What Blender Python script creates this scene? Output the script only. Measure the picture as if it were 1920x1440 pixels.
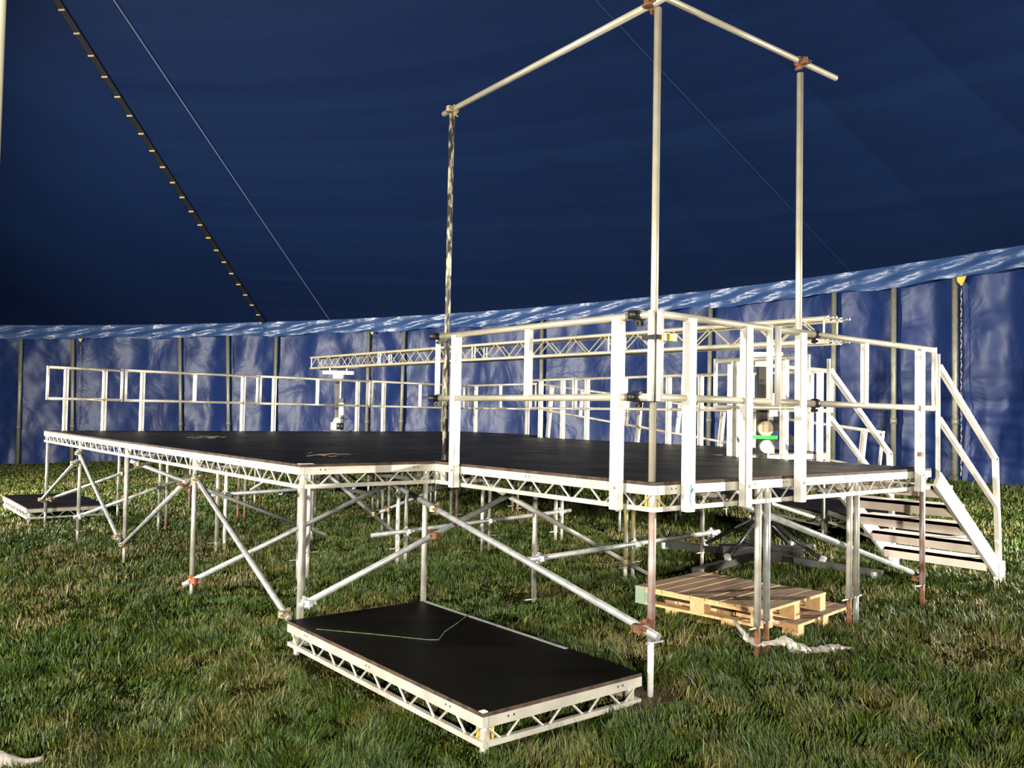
import bpy, math, random
import numpy as np
from mathutils import Vector, Matrix

# ------------------------------------------------------------------ scene, camera, light
for o in list(bpy.data.objects):
    bpy.data.objects.remove(o)
SC = bpy.context.scene
COL = SC.collection
random.seed(7)
rng = np.random.default_rng(11)

DZ = 1.30                                   # stage deck top above the datum
CAM = Vector((-4.01452, -3.58020, 0.40594 + DZ))
YAW, PIT, ROL, FPX = 0.894577656, 0.0358793207, 0.0186460858, 1596.103


def make_camera():
    fw = Vector((math.cos(PIT) * math.cos(YAW), math.cos(PIT) * math.sin(YAW), math.sin(PIT)))
    rt = Vector((math.sin(YAW), -math.cos(YAW), 0))
    up = rt.cross(fw)
    r2 = rt * math.cos(ROL) + up * math.sin(ROL)
    u2 = -rt * math.sin(ROL) + up * math.cos(ROL)
    cd = bpy.data.cameras.new('camera')
    cd.sensor_width = 36.0
    cd.sensor_fit = 'HORIZONTAL'
    cd.lens = FPX / 1920 * 36.0
    cd.clip_start = 0.05
    cd.clip_end = 300
    co = bpy.data.objects.new('camera', cd)
    COL.objects.link(co)
    m = Matrix((r2, u2, -fw)).transposed().to_4x4()
    m.translation = CAM
    co.matrix_world = m
    SC.camera = co


make_camera()

world = bpy.data.worlds.new('night')
SC.world = world
world.use_nodes = True
world.node_tree.nodes['Background'].inputs[0].default_value = (0.006, 0.008, 0.014, 1)
world.node_tree.nodes['Background'].inputs[1].default_value = 1.0


def flood(name, loc, target, power, size, color, spread=170):
    ld = bpy.data.lights.new(name, 'AREA')
    ld.shape = 'RECTANGLE'
    ld.size = size
    ld.size_y = size * 0.7
    ld.energy = power
    ld.color = color
    ld.spread = math.radians(spread)
    lo = bpy.data.objects.new(name, ld)
    COL.objects.link(lo)
    lo.location = loc
    lo.rotation_euler = (Vector(target) - Vector(loc)).to_track_quat('-Z', 'Y').to_euler()
    return lo


# work floodlights on stands: left of the stage, far left, and on the right behind the photographer
flood('floodlight_left', (-10.5, 2.0, 2.6), (0.0, 5.0, 1.6), 1500, 0.35, (1.0, 0.95, 0.84), 140)
flood('floodlight_far_left', (-7.5, 15.0, 3.0), (2.5, 15.5, 0.4), 2900, 0.35, (1.0, 0.95, 0.84), 140)
flood('floodlight_right', (9.0, -4.8, 2.8), (7.0, 3.0, 0.5), 2100, 0.35, (1.0, 0.94, 0.82), 140)
flood('floodlight_behind', (-6.0, -7.5, 2.3), (1.5, 2.0, 1.4), 620, 0.35, (1.0, 0.95, 0.84), 120)

SC.view_settings.view_transform = 'Standard'
SC.view_settings.look = 'None'
SC.view_settings.gamma = 1.0
SC.view_settings.use_curve_mapping = False
SC.view_settings.exposure = 0.2

# ------------------------------------------------------------------ materials


def nodes_of(m):
    m.use_nodes = True
    nt = m.node_tree
    return nt, nt.nodes, nt.links, nt.nodes['Principled BSDF']


def mat(name, c1, c2=None, rough=0.5, metal=0.0, scale=8.0, bump=0.0, bscale=40.0, stretch=(1, 1, 1),
        thresh=(0.35, 0.65), spec=0.5, detail=5.0, rough2=None):
    m = bpy.data.materials.new(name)
    nt, N, L, B = nodes_of(m)
    B.inputs['Roughness'].default_value = rough
    B.inputs['Metallic'].default_value = metal
    B.inputs['Specular IOR Level'].default_value = spec
    B.inputs['Base Color'].default_value = (*c1, 1)
    tc = N.new('ShaderNodeTexCoord')
    mp = N.new('ShaderNodeMapping')
    mp.inputs['Scale'].default_value = stretch
    L.new(tc.outputs['Object'], mp.inputs['Vector'])
    if c2 is not None:
        nz = N.new('ShaderNodeTexNoise')
        nz.inputs['Scale'].default_value = scale
        nz.inputs['Detail'].default_value = detail
        L.new(mp.outputs['Vector'], nz.inputs['Vector'])
        cr = N.new('ShaderNodeValToRGB')
        cr.color_ramp.elements[0].position = thresh[0]
        cr.color_ramp.elements[1].position = thresh[1]
        cr.color_ramp.elements[0].color = (*c1, 1)
        cr.color_ramp.elements[1].color = (*c2, 1)
        L.new(nz.outputs['Fac'], cr.inputs['Fac'])
        L.new(cr.outputs['Color'], B.inputs['Base Color'])
        if rough2 is not None:
            mr = N.new('ShaderNodeMapRange')
            mr.inputs['From Min'].default_value = thresh[0]
            mr.inputs['From Max'].default_value = thresh[1]
            mr.inputs['To Min'].default_value = rough
            mr.inputs['To Max'].default_value = rough2
            L.new(nz.outputs['Fac'], mr.inputs['Value'])
            L.new(mr.outputs['Result'], B.inputs['Roughness'])
    if bump > 0:
        nb = N.new('ShaderNodeTexNoise')
        nb.inputs['Scale'].default_value = bscale
        nb.inputs['Detail'].default_value = 4
        L.new(mp.outputs['Vector'], nb.inputs['Vector'])
        bp = N.new('ShaderNodeBump')
        bp.inputs['Strength'].default_value = bump
        bp.inputs['Distance'].default_value = 0.02
        L.new(nb.outputs['Fac'], bp.inputs['Height'])
        L.new(bp.outputs['Normal'], B.inputs['Normal'])
    return m


M = {}
M['alu'] = mat('brushed_aluminium', (0.80, 0.77, 0.70), (0.68, 0.65, 0.57), 0.40, 0.3, 6, 0.05, 60)
M['alu_frame'] = mat('scuffed_aluminium_frame', (0.56, 0.535, 0.465), (0.34, 0.315, 0.26), 0.45, 0.35, 3.5, 0.08, 50,
                     thresh=(0.40, 0.8))
M['alu_tube'] = mat('aluminium_tube', (0.64, 0.585, 0.45), (0.52, 0.47, 0.35), 0.30, 0.5, 5, 0.03, 60)
M['galv'] = mat('galvanised_steel_tube', (0.45, 0.455, 0.44), (0.30, 0.31, 0.30), 0.38, 0.4, 14, 0.05, 90)
M['leg'] = mat('aluminium_leg_tube', (0.45, 0.43, 0.37), (0.32, 0.305, 0.26), 0.42, 0.3, 9, 0.04, 60)
M['leg_red'] = mat('leg_tube_with_red_paint_wear', (0.40, 0.36, 0.32), (0.30, 0.14, 0.115), 0.5, 0.4, 5, 0.05, 60)
M['leg_yellow'] = mat('leg_tube_with_yellow_paint_wear', (0.42, 0.40, 0.33), (0.52, 0.42, 0.08), 0.5, 0.3, 3, 0.05, 60)
M['leg_white'] = mat('white_painted_leg', (0.72, 0.70, 0.66), (0.58, 0.56, 0.52), 0.5, 0.0, 6)
M['rust'] = mat('rusty_steel', (0.095, 0.040, 0.018), (0.20, 0.085, 0.038), 0.7, 0.2, 14, 0.1, 80)
M['rust_red'] = mat('red_painted_coupler', (0.45, 0.12, 0.06), (0.25, 0.10, 0.05), 0.6, 0.2, 30)
M['coupler'] = mat('brass_toned_coupler_steel', (0.42, 0.34, 0.19), (0.22, 0.17, 0.10), 0.42, 0.6, 30, 0.1, 90)
M['coupler_zinc'] = mat('bright_zinc_coupler', (0.72, 0.72, 0.70), (0.5, 0.5, 0.48), 0.35, 0.6, 30)
M['black_metal'] = mat('black_clamp_metal', (0.012, 0.012, 0.013), (0.03, 0.03, 0.03), 0.4, 0.3, 20)
M['rusty_black'] = mat('flaking_black_pole_paint', (0.03, 0.028, 0.024), (0.45, 0.40, 0.28), 0.55, 0.2, 26, 0.15, 60,
                       stretch=(1, 1, 0.35), thresh=(0.47, 0.60))
M['ply_top'] = mat('black_phenolic_plywood', (0.0011, 0.0010, 0.0009), (0.0040, 0.0026, 0.0018), 0.44, 0, 1.6, 0.04, 30,
                   thresh=(0.4, 0.75), rough2=0.6, spec=0.09)
M['ply_edge'] = mat('splintered_plywood_edge', (0.018, 0.010, 0.006), (0.075, 0.042, 0.022), 0.8, 0, 14, 0.3, 60)
M['yellow'] = mat('yellow_paint', (0.75, 0.52, 0.03), (0.6, 0.4, 0.03), 0.5, 0, 10)
M['lime'] = mat('lime_tag_plastic', (0.72, 0.85, 0.05), None, 0.4)
M['green'] = mat('green_strap_plastic', (0.06, 0.62, 0.10), None, 0.4)
M['tread'] = mat('pale_stair_tread', (0.66, 0.55, 0.47), (0.55, 0.45, 0.38), 0.6, 0, 5)
M['wood'] = mat('weathered_pallet_board', (0.20, 0.13, 0.075), (0.10, 0.065, 0.04), 0.75, 0, 4, 0.2, 30,
                stretch=(1, 8, 8))
M['wood_new'] = mat('pale_pallet_wood', (0.58, 0.36, 0.17), (0.44, 0.26, 0.11), 0.7, 0, 5, 0.15, 30, stretch=(2, 6, 6))
M['wood_green'] = mat('green_painted_pallet_block', (0.20, 0.27, 0.19), (0.15, 0.21, 0.14), 0.7, 0, 8)
M['film'] = mat('crumpled_plastic_film', (0.36, 0.33, 0.29), (0.24, 0.22, 0.19), 0.3, 0, 12, 0.4, 25)
M['mast'] = mat('dark_grey_mast', (0.055, 0.053, 0.046), (0.03, 0.03, 0.026), 0.45, 0.4, 8)
M['outrigger'] = mat('dull_grey_outrigger', (0.035, 0.035, 0.032), (0.018, 0.018, 0.016), 0.5, 0.3, 8)
M['winch_white'] = mat('white_winch_casing', (0.82, 0.80, 0.74), (0.72, 0.70, 0.62), 0.4, 0.0, 10)
M['winch_cream'] = mat('cream_winch_drum', (0.72, 0.58, 0.38), (0.62, 0.48, 0.30), 0.5, 0.0, 10)
M['truss'] = mat('pale_truss_aluminium', (0.66, 0.60, 0.43), (0.54, 0.49, 0.34), 0.36, 0.5, 6)
M['tentpole'] = mat('galvanised_tent_pole', (0.34, 0.33, 0.25), (0.26, 0.25, 0.19), 0.5, 0.4, 12)
M['rope'] = mat('pale_rope', (0.50, 0.42, 0.30), (0.38, 0.32, 0.22), 0.8)
M['lace'] = mat('black_lacing_strip', (0.008, 0.008, 0.010), None, 0.6)
M['tie'] = mat('tan_lacing_tie', (0.45, 0.32, 0.14), None, 0.7)
M['seam'] = mat('pale_seam_thread', (0.30, 0.34, 0.42), None, 0.6)
M['seam_faint'] = mat('faint_seam_thread', (0.012, 0.03, 0.09), None, 0.6)
M['string'] = mat('green_string', (0.02, 0.04, 0.008), (0.10, 0.13, 0.06), 0.7, 0, 20)
M['sole'] = mat('wet_brown_board', (0.045, 0.022, 0.012), (0.07, 0.035, 0.02), 0.8, 0, 10)
M['straw'] = mat('dry_straw', (0.20, 0.16, 0.09), (0.14, 0.11, 0.06), 0.8, 0, 20)
M['king'] = mat('cream_quarter_pole', (0.62, 0.58, 0.42), (0.5, 0.46, 0.32), 0.5, 0, 6)
M['tape'] = mat('white_tape', (0.8, 0.8, 0.8), None, 0.5)
M['blue_mark'] = mat('blue_spray_mark', (0.03, 0.16, 0.42), (0.3, 0.45, 0.6), 0.6, 0, 40)


def fabric(name, c1, c2, rough, wrinkle, st=(1.0, 1.0), spec=0.5, seams=0.0, dist=0.10):
    """tarpaulin; the mesh attribute "fab" carries metres along and up the cloth."""
    m = bpy.data.materials.new(name)
    nt, N, L, B = nodes_of(m)
    at = N.new('ShaderNodeAttribute')
    at.attribute_name = 'fab'

    def noise(sx, sy, detail, kind='FBM', distort=0.0, rgh=0.5):
        mp = N.new('ShaderNodeMapping')
        mp.inputs['Scale'].default_value = (sx * st[0], sy * st[1], 1)
        L.new(at.outputs['Vector'], mp.inputs['Vector'])
        n = N.new('ShaderNodeTexNoise')
        n.noise_type = kind
        n.inputs['Scale'].default_value = 1.0
        n.inputs['Detail'].default_value = detail
        n.inputs['Roughness'].default_value = rgh
        n.inputs['Distortion'].default_value = distort
        L.new(mp.outputs['Vector'], n.inputs['Vector'])
        return n

    def mul(a, k):
        q = N.new('ShaderNodeMath')
        q.operation = 'MULTIPLY'
        L.new(a, q.inputs[0])
        q.inputs[1].default_value = k
        return q.outputs[0]

    def plus(a, b):
        q = N.new('ShaderNodeMath')
        q.operation = 'ADD'
        L.new(a, q.inputs[0])
        L.new(b, q.inputs[1])
        return q.outputs[0]
    n1 = noise(0.5, 0.35, 5)
    cr = N.new('ShaderNodeValToRGB')
    cr.color_ramp.elements[0].position = 0.3
    cr.color_ramp.elements[1].position = 0.7
    cr.color_ramp.elements[0].color = (*c1, 1)
    cr.color_ramp.elements[1].color = (*c2, 1)
    L.new(n1.outputs['Fac'], cr.inputs['Fac'])
    L.new(cr.outputs['Color'], B.inputs['Base Color'])
    B.inputs['Roughness'].default_value = rough
    B.inputs['Specular IOR Level'].default_value = spec
    folds = noise(0.75, 0.20, 2, distort=0.5)
    dents = noise(1.1, 0.9, 3, distort=0.6)
    crease = noise(2.6, 1.3, 4, 'RIDGED_MULTIFRACTAL', 0.5)
    h = plus(plus(mul(folds.outputs['Fac'], 1.0), mul(dents.outputs['Fac'], 0.55)), mul(crease.outputs['Fac'], 0.04))
    if seams > 0:
        sp = N.new('ShaderNodeSeparateXYZ')
        L.new(at.outputs['Vector'], sp.inputs[0])
        w = N.new('ShaderNodeMath')
        w.operation = 'PINGPONG'
        L.new(sp.outputs['Y'], w.inputs[0])
        w.inputs[1].default_value = 0.64
        lt = N.new('ShaderNodeMath')
        lt.operation = 'LESS_THAN'
        L.new(w.outputs[0], lt.inputs[0])
        lt.inputs[1].default_value = 0.02
        h = plus(h, mul(lt.outputs[0], seams))
    bp = N.new('ShaderNodeBump')
    bp.inputs['Strength'].default_value = wrinkle
    bp.inputs['Distance'].default_value = dist
    L.new(h, bp.inputs['Height'])
    L.new(bp.outputs['Normal'], B.inputs['Normal'])
    return m


M['wall'] = fabric('blue_tarpaulin_wall', (0.007, 0.022, 0.098), (0.012, 0.030, 0.122), 0.38, 0.62, spec=0.25, seams=0.10, dist=0.16)
M['valance'] = fabric('blue_tarpaulin_valance', (0.016, 0.048, 0.15), (0.040, 0.085, 0.21), 0.33, 0.8, st=(1.3, 5.0), spec=0.5, dist=0.07)
M['roof'] = fabric('navy_tent_roof', (0.0010, 0.0085, 0.043), (0.0028, 0.0135, 0.055), 0.65, 0.10, st=(0.5, 0.3), spec=0.2)


def fab_attr(me, coords):
    at = me.attributes.new('fab', 'FLOAT_VECTOR', 'POINT')
    at.data.foreach_set('vector', np.asarray(coords, np.float32).ravel())


def ground_material():
    m = bpy.data.materials.new('turf_soil')
    nt, N, L, B = nodes_of(m)
    tc = N.new('ShaderNodeTexCoord')
    n1 = N.new('ShaderNodeTexNoise')
    n1.inputs['Scale'].default_value = 1.3
    n1.inputs['Detail'].default_value = 8
    L.new(tc.outputs['Object'], n1.inputs['Vector'])
    cr = N.new('ShaderNodeValToRGB')
    cr.color_ramp.elements[0].position = 0.35
    cr.color_ramp.elements[1].position = 0.65
    cr.color_ramp.elements[0].color = (0.014, 0.022, 0.004, 1)
    cr.color_ramp.elements[1].color = (0.034, 0.027, 0.009, 1)
    L.new(n1.outputs['Fac'], cr.inputs['Fac'])
    n2 = N.new('ShaderNodeTexNoise')
    n2.inputs['Scale'].default_value = 60
    n2.inputs['Detail'].default_value = 6
    L.new(tc.outputs['Object'], n2.inputs['Vector'])
    mx = N.new('ShaderNodeMix')
    mx.data_type = 'RGBA'
    mx.blend_type = 'MULTIPLY'
    mx.inputs['Factor'].default_value = 0.6
    L.new(cr.outputs['Color'], mx.inputs['A'])
    L.new(n2.outputs['Color'], mx.inputs['B'])
    L.new(mx.outputs['Result'], B.inputs['Base Color'])
    B.inputs['Roughness'].default_value = 1.0
    B.inputs['Specular IOR Level'].default_value = 0.0
    bp = N.new('ShaderNodeBump')
    bp.inputs['Strength'].default_value = 0.8
    bp.inputs['Distance'].default_value = 0.05
    L.new(n2.outputs['Fac'], bp.inputs['Height'])
    L.new(bp.outputs['Normal'], B.inputs['Normal'])
    return m


def grass_material():
    m = bpy.data.materials.new('grass_blade')
    nt, N, L, B = nodes_of(m)
    at = N.new('ShaderNodeAttribute')
    at.attribute_name = 'blade'
    L.new(at.outputs['Color'], B.inputs['Base Color'])
    B.inputs['Roughness'].default_value = 0.55
    B.inputs['Specular IOR Level'].default_value = 0.35
    return m


M['ground'] = ground_material()
M['grass'] = grass_material()

# ------------------------------------------------------------------ geometry helpers


class MB:
    def __init__(s):
        s.v, s.f, s.mi = [], [], []

    def quadstrip(s, rings, closed=True, cap=True, mi=0):
        base = len(s.v)
        n = len(rings[0])
        for r in rings:
            s.v.extend([tuple(q) for q in r])
        for k in range(len(rings) - 1):
            for i in range(n if closed else n - 1):
                j = (i + 1) % n
                a = base + k * n
                s.f.append((a + i, a + j, a + n + j, a + n + i))
                s.mi.append(mi)
        if cap and closed:
            s.f.append(tuple(base + i for i in reversed(range(n))))
            s.mi.append(mi)
            e = base + (len(rings) - 1) * n
            s.f.append(tuple(e + i for i in range(n)))
            s.mi.append(mi)
        return s

    def tube(s, p0, p1, r, seg=10, r1=None, mi=0):
        p0, p1 = Vector(p0), Vector(p1)
        d = (p1 - p0).normalized()
        a = d.orthogonal().normalized()
        b = d.cross(a)
        r1 = r if r1 is None else r1
        rings = []
        for q, rr in ((p0, r), (p1, r1)):
            rings.append([q + (a * math.cos(2 * math.pi * i / seg) + b * math.sin(2 * math.pi * i / seg)) * rr
                          for i in range(seg)])
        return s.quadstrip(rings, mi=mi)

    def path(s, pts, r, seg=6, mi=0):
        pts = [Vector(q) for q in pts]
        rings = []
        up = Vector((0, 0, 1))
        for k, q in enumerate(pts):
            d = (pts[min(k + 1, len(pts) - 1)] - pts[max(k - 1, 0)]).normalized()
            a = d.cross(up)
            if a.length < 1e-3:
                a = d.orthogonal()
            a.normalize()
            b = d.cross(a)
            rings.append([q + (a * math.cos(2 * math.pi * i / seg) + b * math.sin(2 * math.pi * i / seg)) * r
                          for i in range(seg)])
        return s.quadstrip(rings, mi=mi)

    def box(s, lo, hi, mat4=None, mi=0, top=None):
        x0, y0, z0 = lo
        x1, y1, z1 = hi
        c = [(x0, y0, z0), (x1, y0, z0), (x1, y1, z0), (x0, y1, z0), (x0, y0, z1), (x1, y0, z1), (x1, y1, z1), (x0, y1, z1)]
        if mat4 is not None:
            c = [tuple(mat4 @ Vector(q)) for q in c]
        b = len(s.v)
        s.v.extend(c)
        F = [(0, 3, 2, 1), (4, 5, 6, 7), (0, 1, 5, 4), (1, 2, 6, 5), (2, 3, 7, 6), (3, 0, 4, 7)]
        for k, f in enumerate(F):
            s.f.append(tuple(b + i for i in f))
            s.mi.append(top if (top is not None and k == 1) else mi)
        return s

    def bar(s, p0, p1, w, h, up=(0, 0, 1), mi=0):
        """rectangular bar from p0 to p1; w across, h along `up`."""
        p0, p1 = Vector(p0), Vector(p1)
        d = (p1 - p0).normalized()
        a = d.cross(Vector(up))
        if a.length < 1e-4:
            a = d.orthogonal()
        a.normalize()
        b = a.cross(d)
        rings = []
        for q in (p0, p1):
            rings.append([q + a * (sx * w / 2) + b * (sy * h / 2) for sx, sy in ((-1, -1), (1, -1), (1, 1), (-1, 1))])
        return s.quadstrip(rings, mi=mi)

    def mesh(s, name, mats, smooth=False):
        me = bpy.data.meshes.new(name)
        me.from_pydata(s.v, [], s.f)
        for m in (mats if isinstance(mats, (list, tuple)) else [mats]):
            me.materials.append(m)
        if len(set(s.mi)) > 1:
            me.polygons.foreach_set('material_index', s.mi)
        if smooth:
            me.polygons.foreach_set('use_smooth', [len(f) == 4 for f in s.f])
        me.update()
        return me


def add(name, me, parent=None, loc=(0, 0, 0), rot=None):
    o = bpy.data.objects.new(name, me)
    COL.objects.link(o)
    if parent is not None:
        o.parent = parent
    o.location = loc
    if rot is not None:
        o.rotation_euler = rot
    return o


def thing(name, label, cat, loc=(0, 0, 0), rot=(0, 0, 0), group=None):
    o = add(name, None, None, loc, rot)
    o.empty_display_size = 0.2
    return tag(o, label, cat, group)


def tag(o, label, cat, group=None, kind=None):
    if label:
        o['label'] = label
    if cat:
        o['category'] = cat
    if group:
        o['group'] = group
    if kind:
        o['kind'] = kind
    return o


def gz(x, y):                                # the sloping field
    return 0.0021 + 0.035988 * x - 0.011404 * y - 0.05


ORD = ['first', 'second', 'third', 'fourth', 'fifth', 'sixth', 'seventh', 'eighth', 'ninth', 'tenth', 'eleventh',
       'twelfth', 'thirteenth', 'fourteenth', 'fifteenth', 'sixteenth']

# ------------------------------------------------------------------ tent: ground, wall, valance, roof
C0 = Vector((-10.484, 7.669, 0))
RW = 25.5


def ring(th, R=RW):
    return Vector((C0.x + R * math.cos(th), C0.y + R * math.sin(th), 0))


def gplane(x, y):
    return 0.0021 + 0.035988 * x - 0.011404 * y


def wn(*a):                                   # cheap smooth pseudo noise
    return (math.sin(a[0] * 1.7 + a[1] * 2.3) + math.sin(a[0] * 3.1 - a[1] * 1.3 + 1.7) * 0.6
            + math.sin(a[0] * 7.3 + a[1] * 4.1 + 0.5) * 0.3 + math.sin(a[0] * 13.7 - a[1] * 9.1 + 2.1) * 0.15)


def build_ground():
    # one disc of turf that follows the slope of the field
    vs, fs = [], []
    nr, na = 26, 96
    for i in range(nr + 1):
        r = (RW + 1.5) * i / nr
        for j in range(na):
            a = 2 * math.pi * j / na
            x, y = C0.x + r * math.cos(a), C0.y + r * math.sin(a)
            vs.append((x, y, gz(x, y) + 0.012 * wn(x * 0.9, y * 0.9)))
    for i in range(nr):
        for j in range(na):
            k = (j + 1) % na
            fs.append((i * na + j, (i + 1) * na + j, (i + 1) * na + k, i * na + k))
    me = bpy.data.meshes.new('floor')
    me.from_pydata(vs, [], fs)
    me.materials.append(M['ground'])
    me.update()
    o = add('floor', me)
    tag(o, 'sloping grass field inside the tent', None, kind='structure')


build_ground()

H_WALL, H_VAL = 4.42, 4.80
POLE_PX_TH = [62.7, 58.75, 50.3, 46.45, 42.8, 35.0, 32.15, 28.65, 20.55, 12.1, 8.0, -0.01, -3.45, -6.65]


def wall_grid(t0, t1, nu, nv, seed):
    vs, fs, fc = [], [], []
    for i in range(nu + 1):
        u = i / nu
        th = t0 + (t1 - t0) * u
        edge = math.sin(math.pi * u)
        for j in range(nv + 1):
            v = j / nv
            s = th * RW
            fold = 0.035 * math.sin(s * 5.0 + seed) * (v ** 2) * edge
            fold += 0.03 * math.sin((u - 0.5) * 9 * (1.3 - v) + seed) * edge
            puff = 0.10 * edge * math.sin(math.pi * min(1, v * 1.05)) + 0.022 * wn(s * 1.1 + seed, v * 5)
            puff += 0.01 * math.sin(v * 26 + s * 0.4)
            r = RW + 0.13 + puff + fold
            q = ring(th, r)
            q.z = gplane(q.x, q.y) - 0.08 + v * (H_WALL + 0.12)
            fc.append((s, v * (H_WALL + 0.12), seed))
            vs.append(tuple(q))
    for i in range(nu):
        for j in range(nv):
            a = i * (nv + 1) + j
            fs.append((a, a + 1, a + nv + 2, a + nv + 1))
    me = bpy.data.meshes.new('wall_panel')
    me.from_pydata(vs, [], fs)
    fab_attr(me, fc)
    me.materials.append(M['wall'])
    me.polygons.foreach_set('use_smooth', [True] * len(fs))
    me.update()
    return me


def build_wall():
    wb = tag(add('wall_back', None), 'blue tarpaulin tent wall behind the stage', None, kind='structure')
    th = [math.radians(t) for t in [70.5, 66.6] + POLE_PX_TH + [-9.9, -13.5, -20.0]]
    for k in range(len(th) - 1):
        add('wall_panel', wall_grid(th[k + 1], th[k], 22, 30, k * 1.9), wb)
    wr = tag(add('wall_front', None), 'blue tarpaulin tent wall behind the photographer', None, kind='structure')
    a0, a1 = math.radians(70.5), math.radians(340.0)
    n = 24
    for k in range(n):
        add('wall_panel', wall_grid(a0 + (a1 - a0) * k / n, a0 + (a1 - a0) * (k + 1) / n, 8, 8, k * 1.3), wr)


build_wall()

APEX = Vector((-9.6, 7.55, 16.9))


def eave(th, dz=0.0, dr=0.0):
    q = ring(th, RW - 0.10 + dr)
    q.z = gplane(q.x, q.y) + H_VAL + dz
    return q


def roof_pt(th, v, off=0.0):
    e = eave(th)
    q = e.lerp(APEX, v)
    q.z -= 0.08 * math.sin(math.pi * v) + off
    return q


LACE_TH = math.radians(43.75)


def build_roof():
    rf = tag(add('ceiling', None), 'navy blue big top tent roof', None, kind='structure')
    n = 56
    step = 2 * math.pi / n
    for k in range(n):
        t0 = LACE_TH + step * k
        nu, nv = 6, 18
        vs, fs, fc = [], [], []
        for i in range(nu + 1):
            u = i / nu
            th = t0 + step * u
            for j in range(nv + 1):
                v = j / nv
                q = roof_pt(th, v)
                q.z -= 0.10 * math.sin(math.pi * u) * (1 - v) * math.sin(math.pi * min(1, v * 3 + 0.02))
                fc.append((th * RW * (1 - v), v * 28, 0))
                vs.append(tuple(q))
        for i in range(nu):
            for j in range(nv):
                a = i * (nv + 1) + j
                fs.append((a, a + 1, a + nv + 2, a + nv + 1))
        me = bpy.data.meshes.new('roof_panel')
        me.from_pydata(vs, [], fs)
        fab_attr(me, fc)
        me.materials.append(M['roof'])
        me.polygons.foreach_set('use_smooth', [True] * len(fs))
        me.update()
        add('roof_panel', me, rf)
    # valance round the eave, in crumpled lengths
    vl = tag(add('trim_1', None), 'crumpled pale blue valance round the eave', None, kind='structure')
    m = 40
    for k in range(m):
        t0 = LACE_TH + 2 * math.pi * k / m
        t1 = LACE_TH + 2 * math.pi * (k + 1) / m
        mid = math.degrees((t0 + t1) / 2) % 360
        vis = mid < 78 or mid > 335
        nu, nv = (44, 8) if vis else (10, 3)
        vs, fs, fc = [], [], []
        for i in range(nu + 1):
            u = i / nu
            th = t0 + (t1 - t0) * u
            s = th * RW
            for j in range(nv + 1):
                v = j / nv
                e = eave(th, dz=-(H_VAL - H_WALL + 0.10) * (1 - v) + 0.03 * wn(s * 0.9, 0.3) * (1 - v))
                d = 0.03 * wn(s * 2.3 + v * 2.2, v * 3.0) * math.sin(math.pi * min(1, (1 - v) * 0.8 + 0.1))
                rr = ring(th, 1.0) - C0
                rr.z = 0
                rr.normalize()
                e -= rr * (0.02 + d + 0.03 * (1 - v))
                fc.append((s, v * 0.48, 0))
                vs.append(tuple(e))
        for i in range(nu):
            for j in range(nv):
                a = i * (nv + 1) + j
                fs.append((a, a + 1, a + nv + 2, a + nv + 1))
        me = bpy.data.meshes.new('valance_length')
        me.from_pydata(vs, [], fs)
        fab_attr(me, fc)
        me.materials.append(M['valance'])
        me.polygons.foreach_set('use_smooth', [True] * len(fs))
        me.update()
        add('valance_length', me, vl)


build_roof()


def build_lacing():
    o = thing('lacing_strip', 'black laced roof seam running up the tent roof on the left', 'lacing', eave(LACE_TH))
    base = eave(LACE_TH)
    mb = MB()
    side = (ring(LACE_TH + 0.01) - ring(LACE_TH)).normalized()
    rings = []
    for k in range(41):
        v = k / 40 * 0.9
        q = roof_pt(LACE_TH, v, 0.05) - base
        w = 0.075
        rings.append([q - side * w, q + side * w, q + side * w + Vector((0, 0, 0.03)), q - side * w + Vector((0, 0, 0.03))])
    mb.quadstrip(rings)
    add('seam_flap', mb.mesh('seam_flap', M['lace']), o)
    L = (APEX - base).length
    n = int(L * 0.9 / 0.62)
    tie = MB().tube(-side * 0.07, side * 0.07, 0.022, 6).mesh('lacing_tie', M['tie'])
    for k in range(1, n):
        q = roof_pt(LACE_TH, k * 0.62 / L, 0.075) - base
        add('lacing_tie', tie, o, q)
    # thin pale seams on other panels
    for name, th, lab in (('roof_seam', math.radians(38.2), 'thin pale seam line on the roof right of the black lacing'),
                          ('roof_seam', LACE_TH - 2 * math.pi / 56 * 7, 'faint pale seam line on the roof above the stairs')):
        b2 = eave(th)
        m2 = MB().path([roof_pt(th, k / 60 * 0.9, 0.05) - b2 for k in range(61)], 0.008 if 'right of' in lab else 0.004, 4)
        tag(add(name, m2.mesh('roof_seam', M['seam'] if 'right of' in lab else M['seam_faint']), None, b2), lab, 'seam')


build_lacing()


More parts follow.
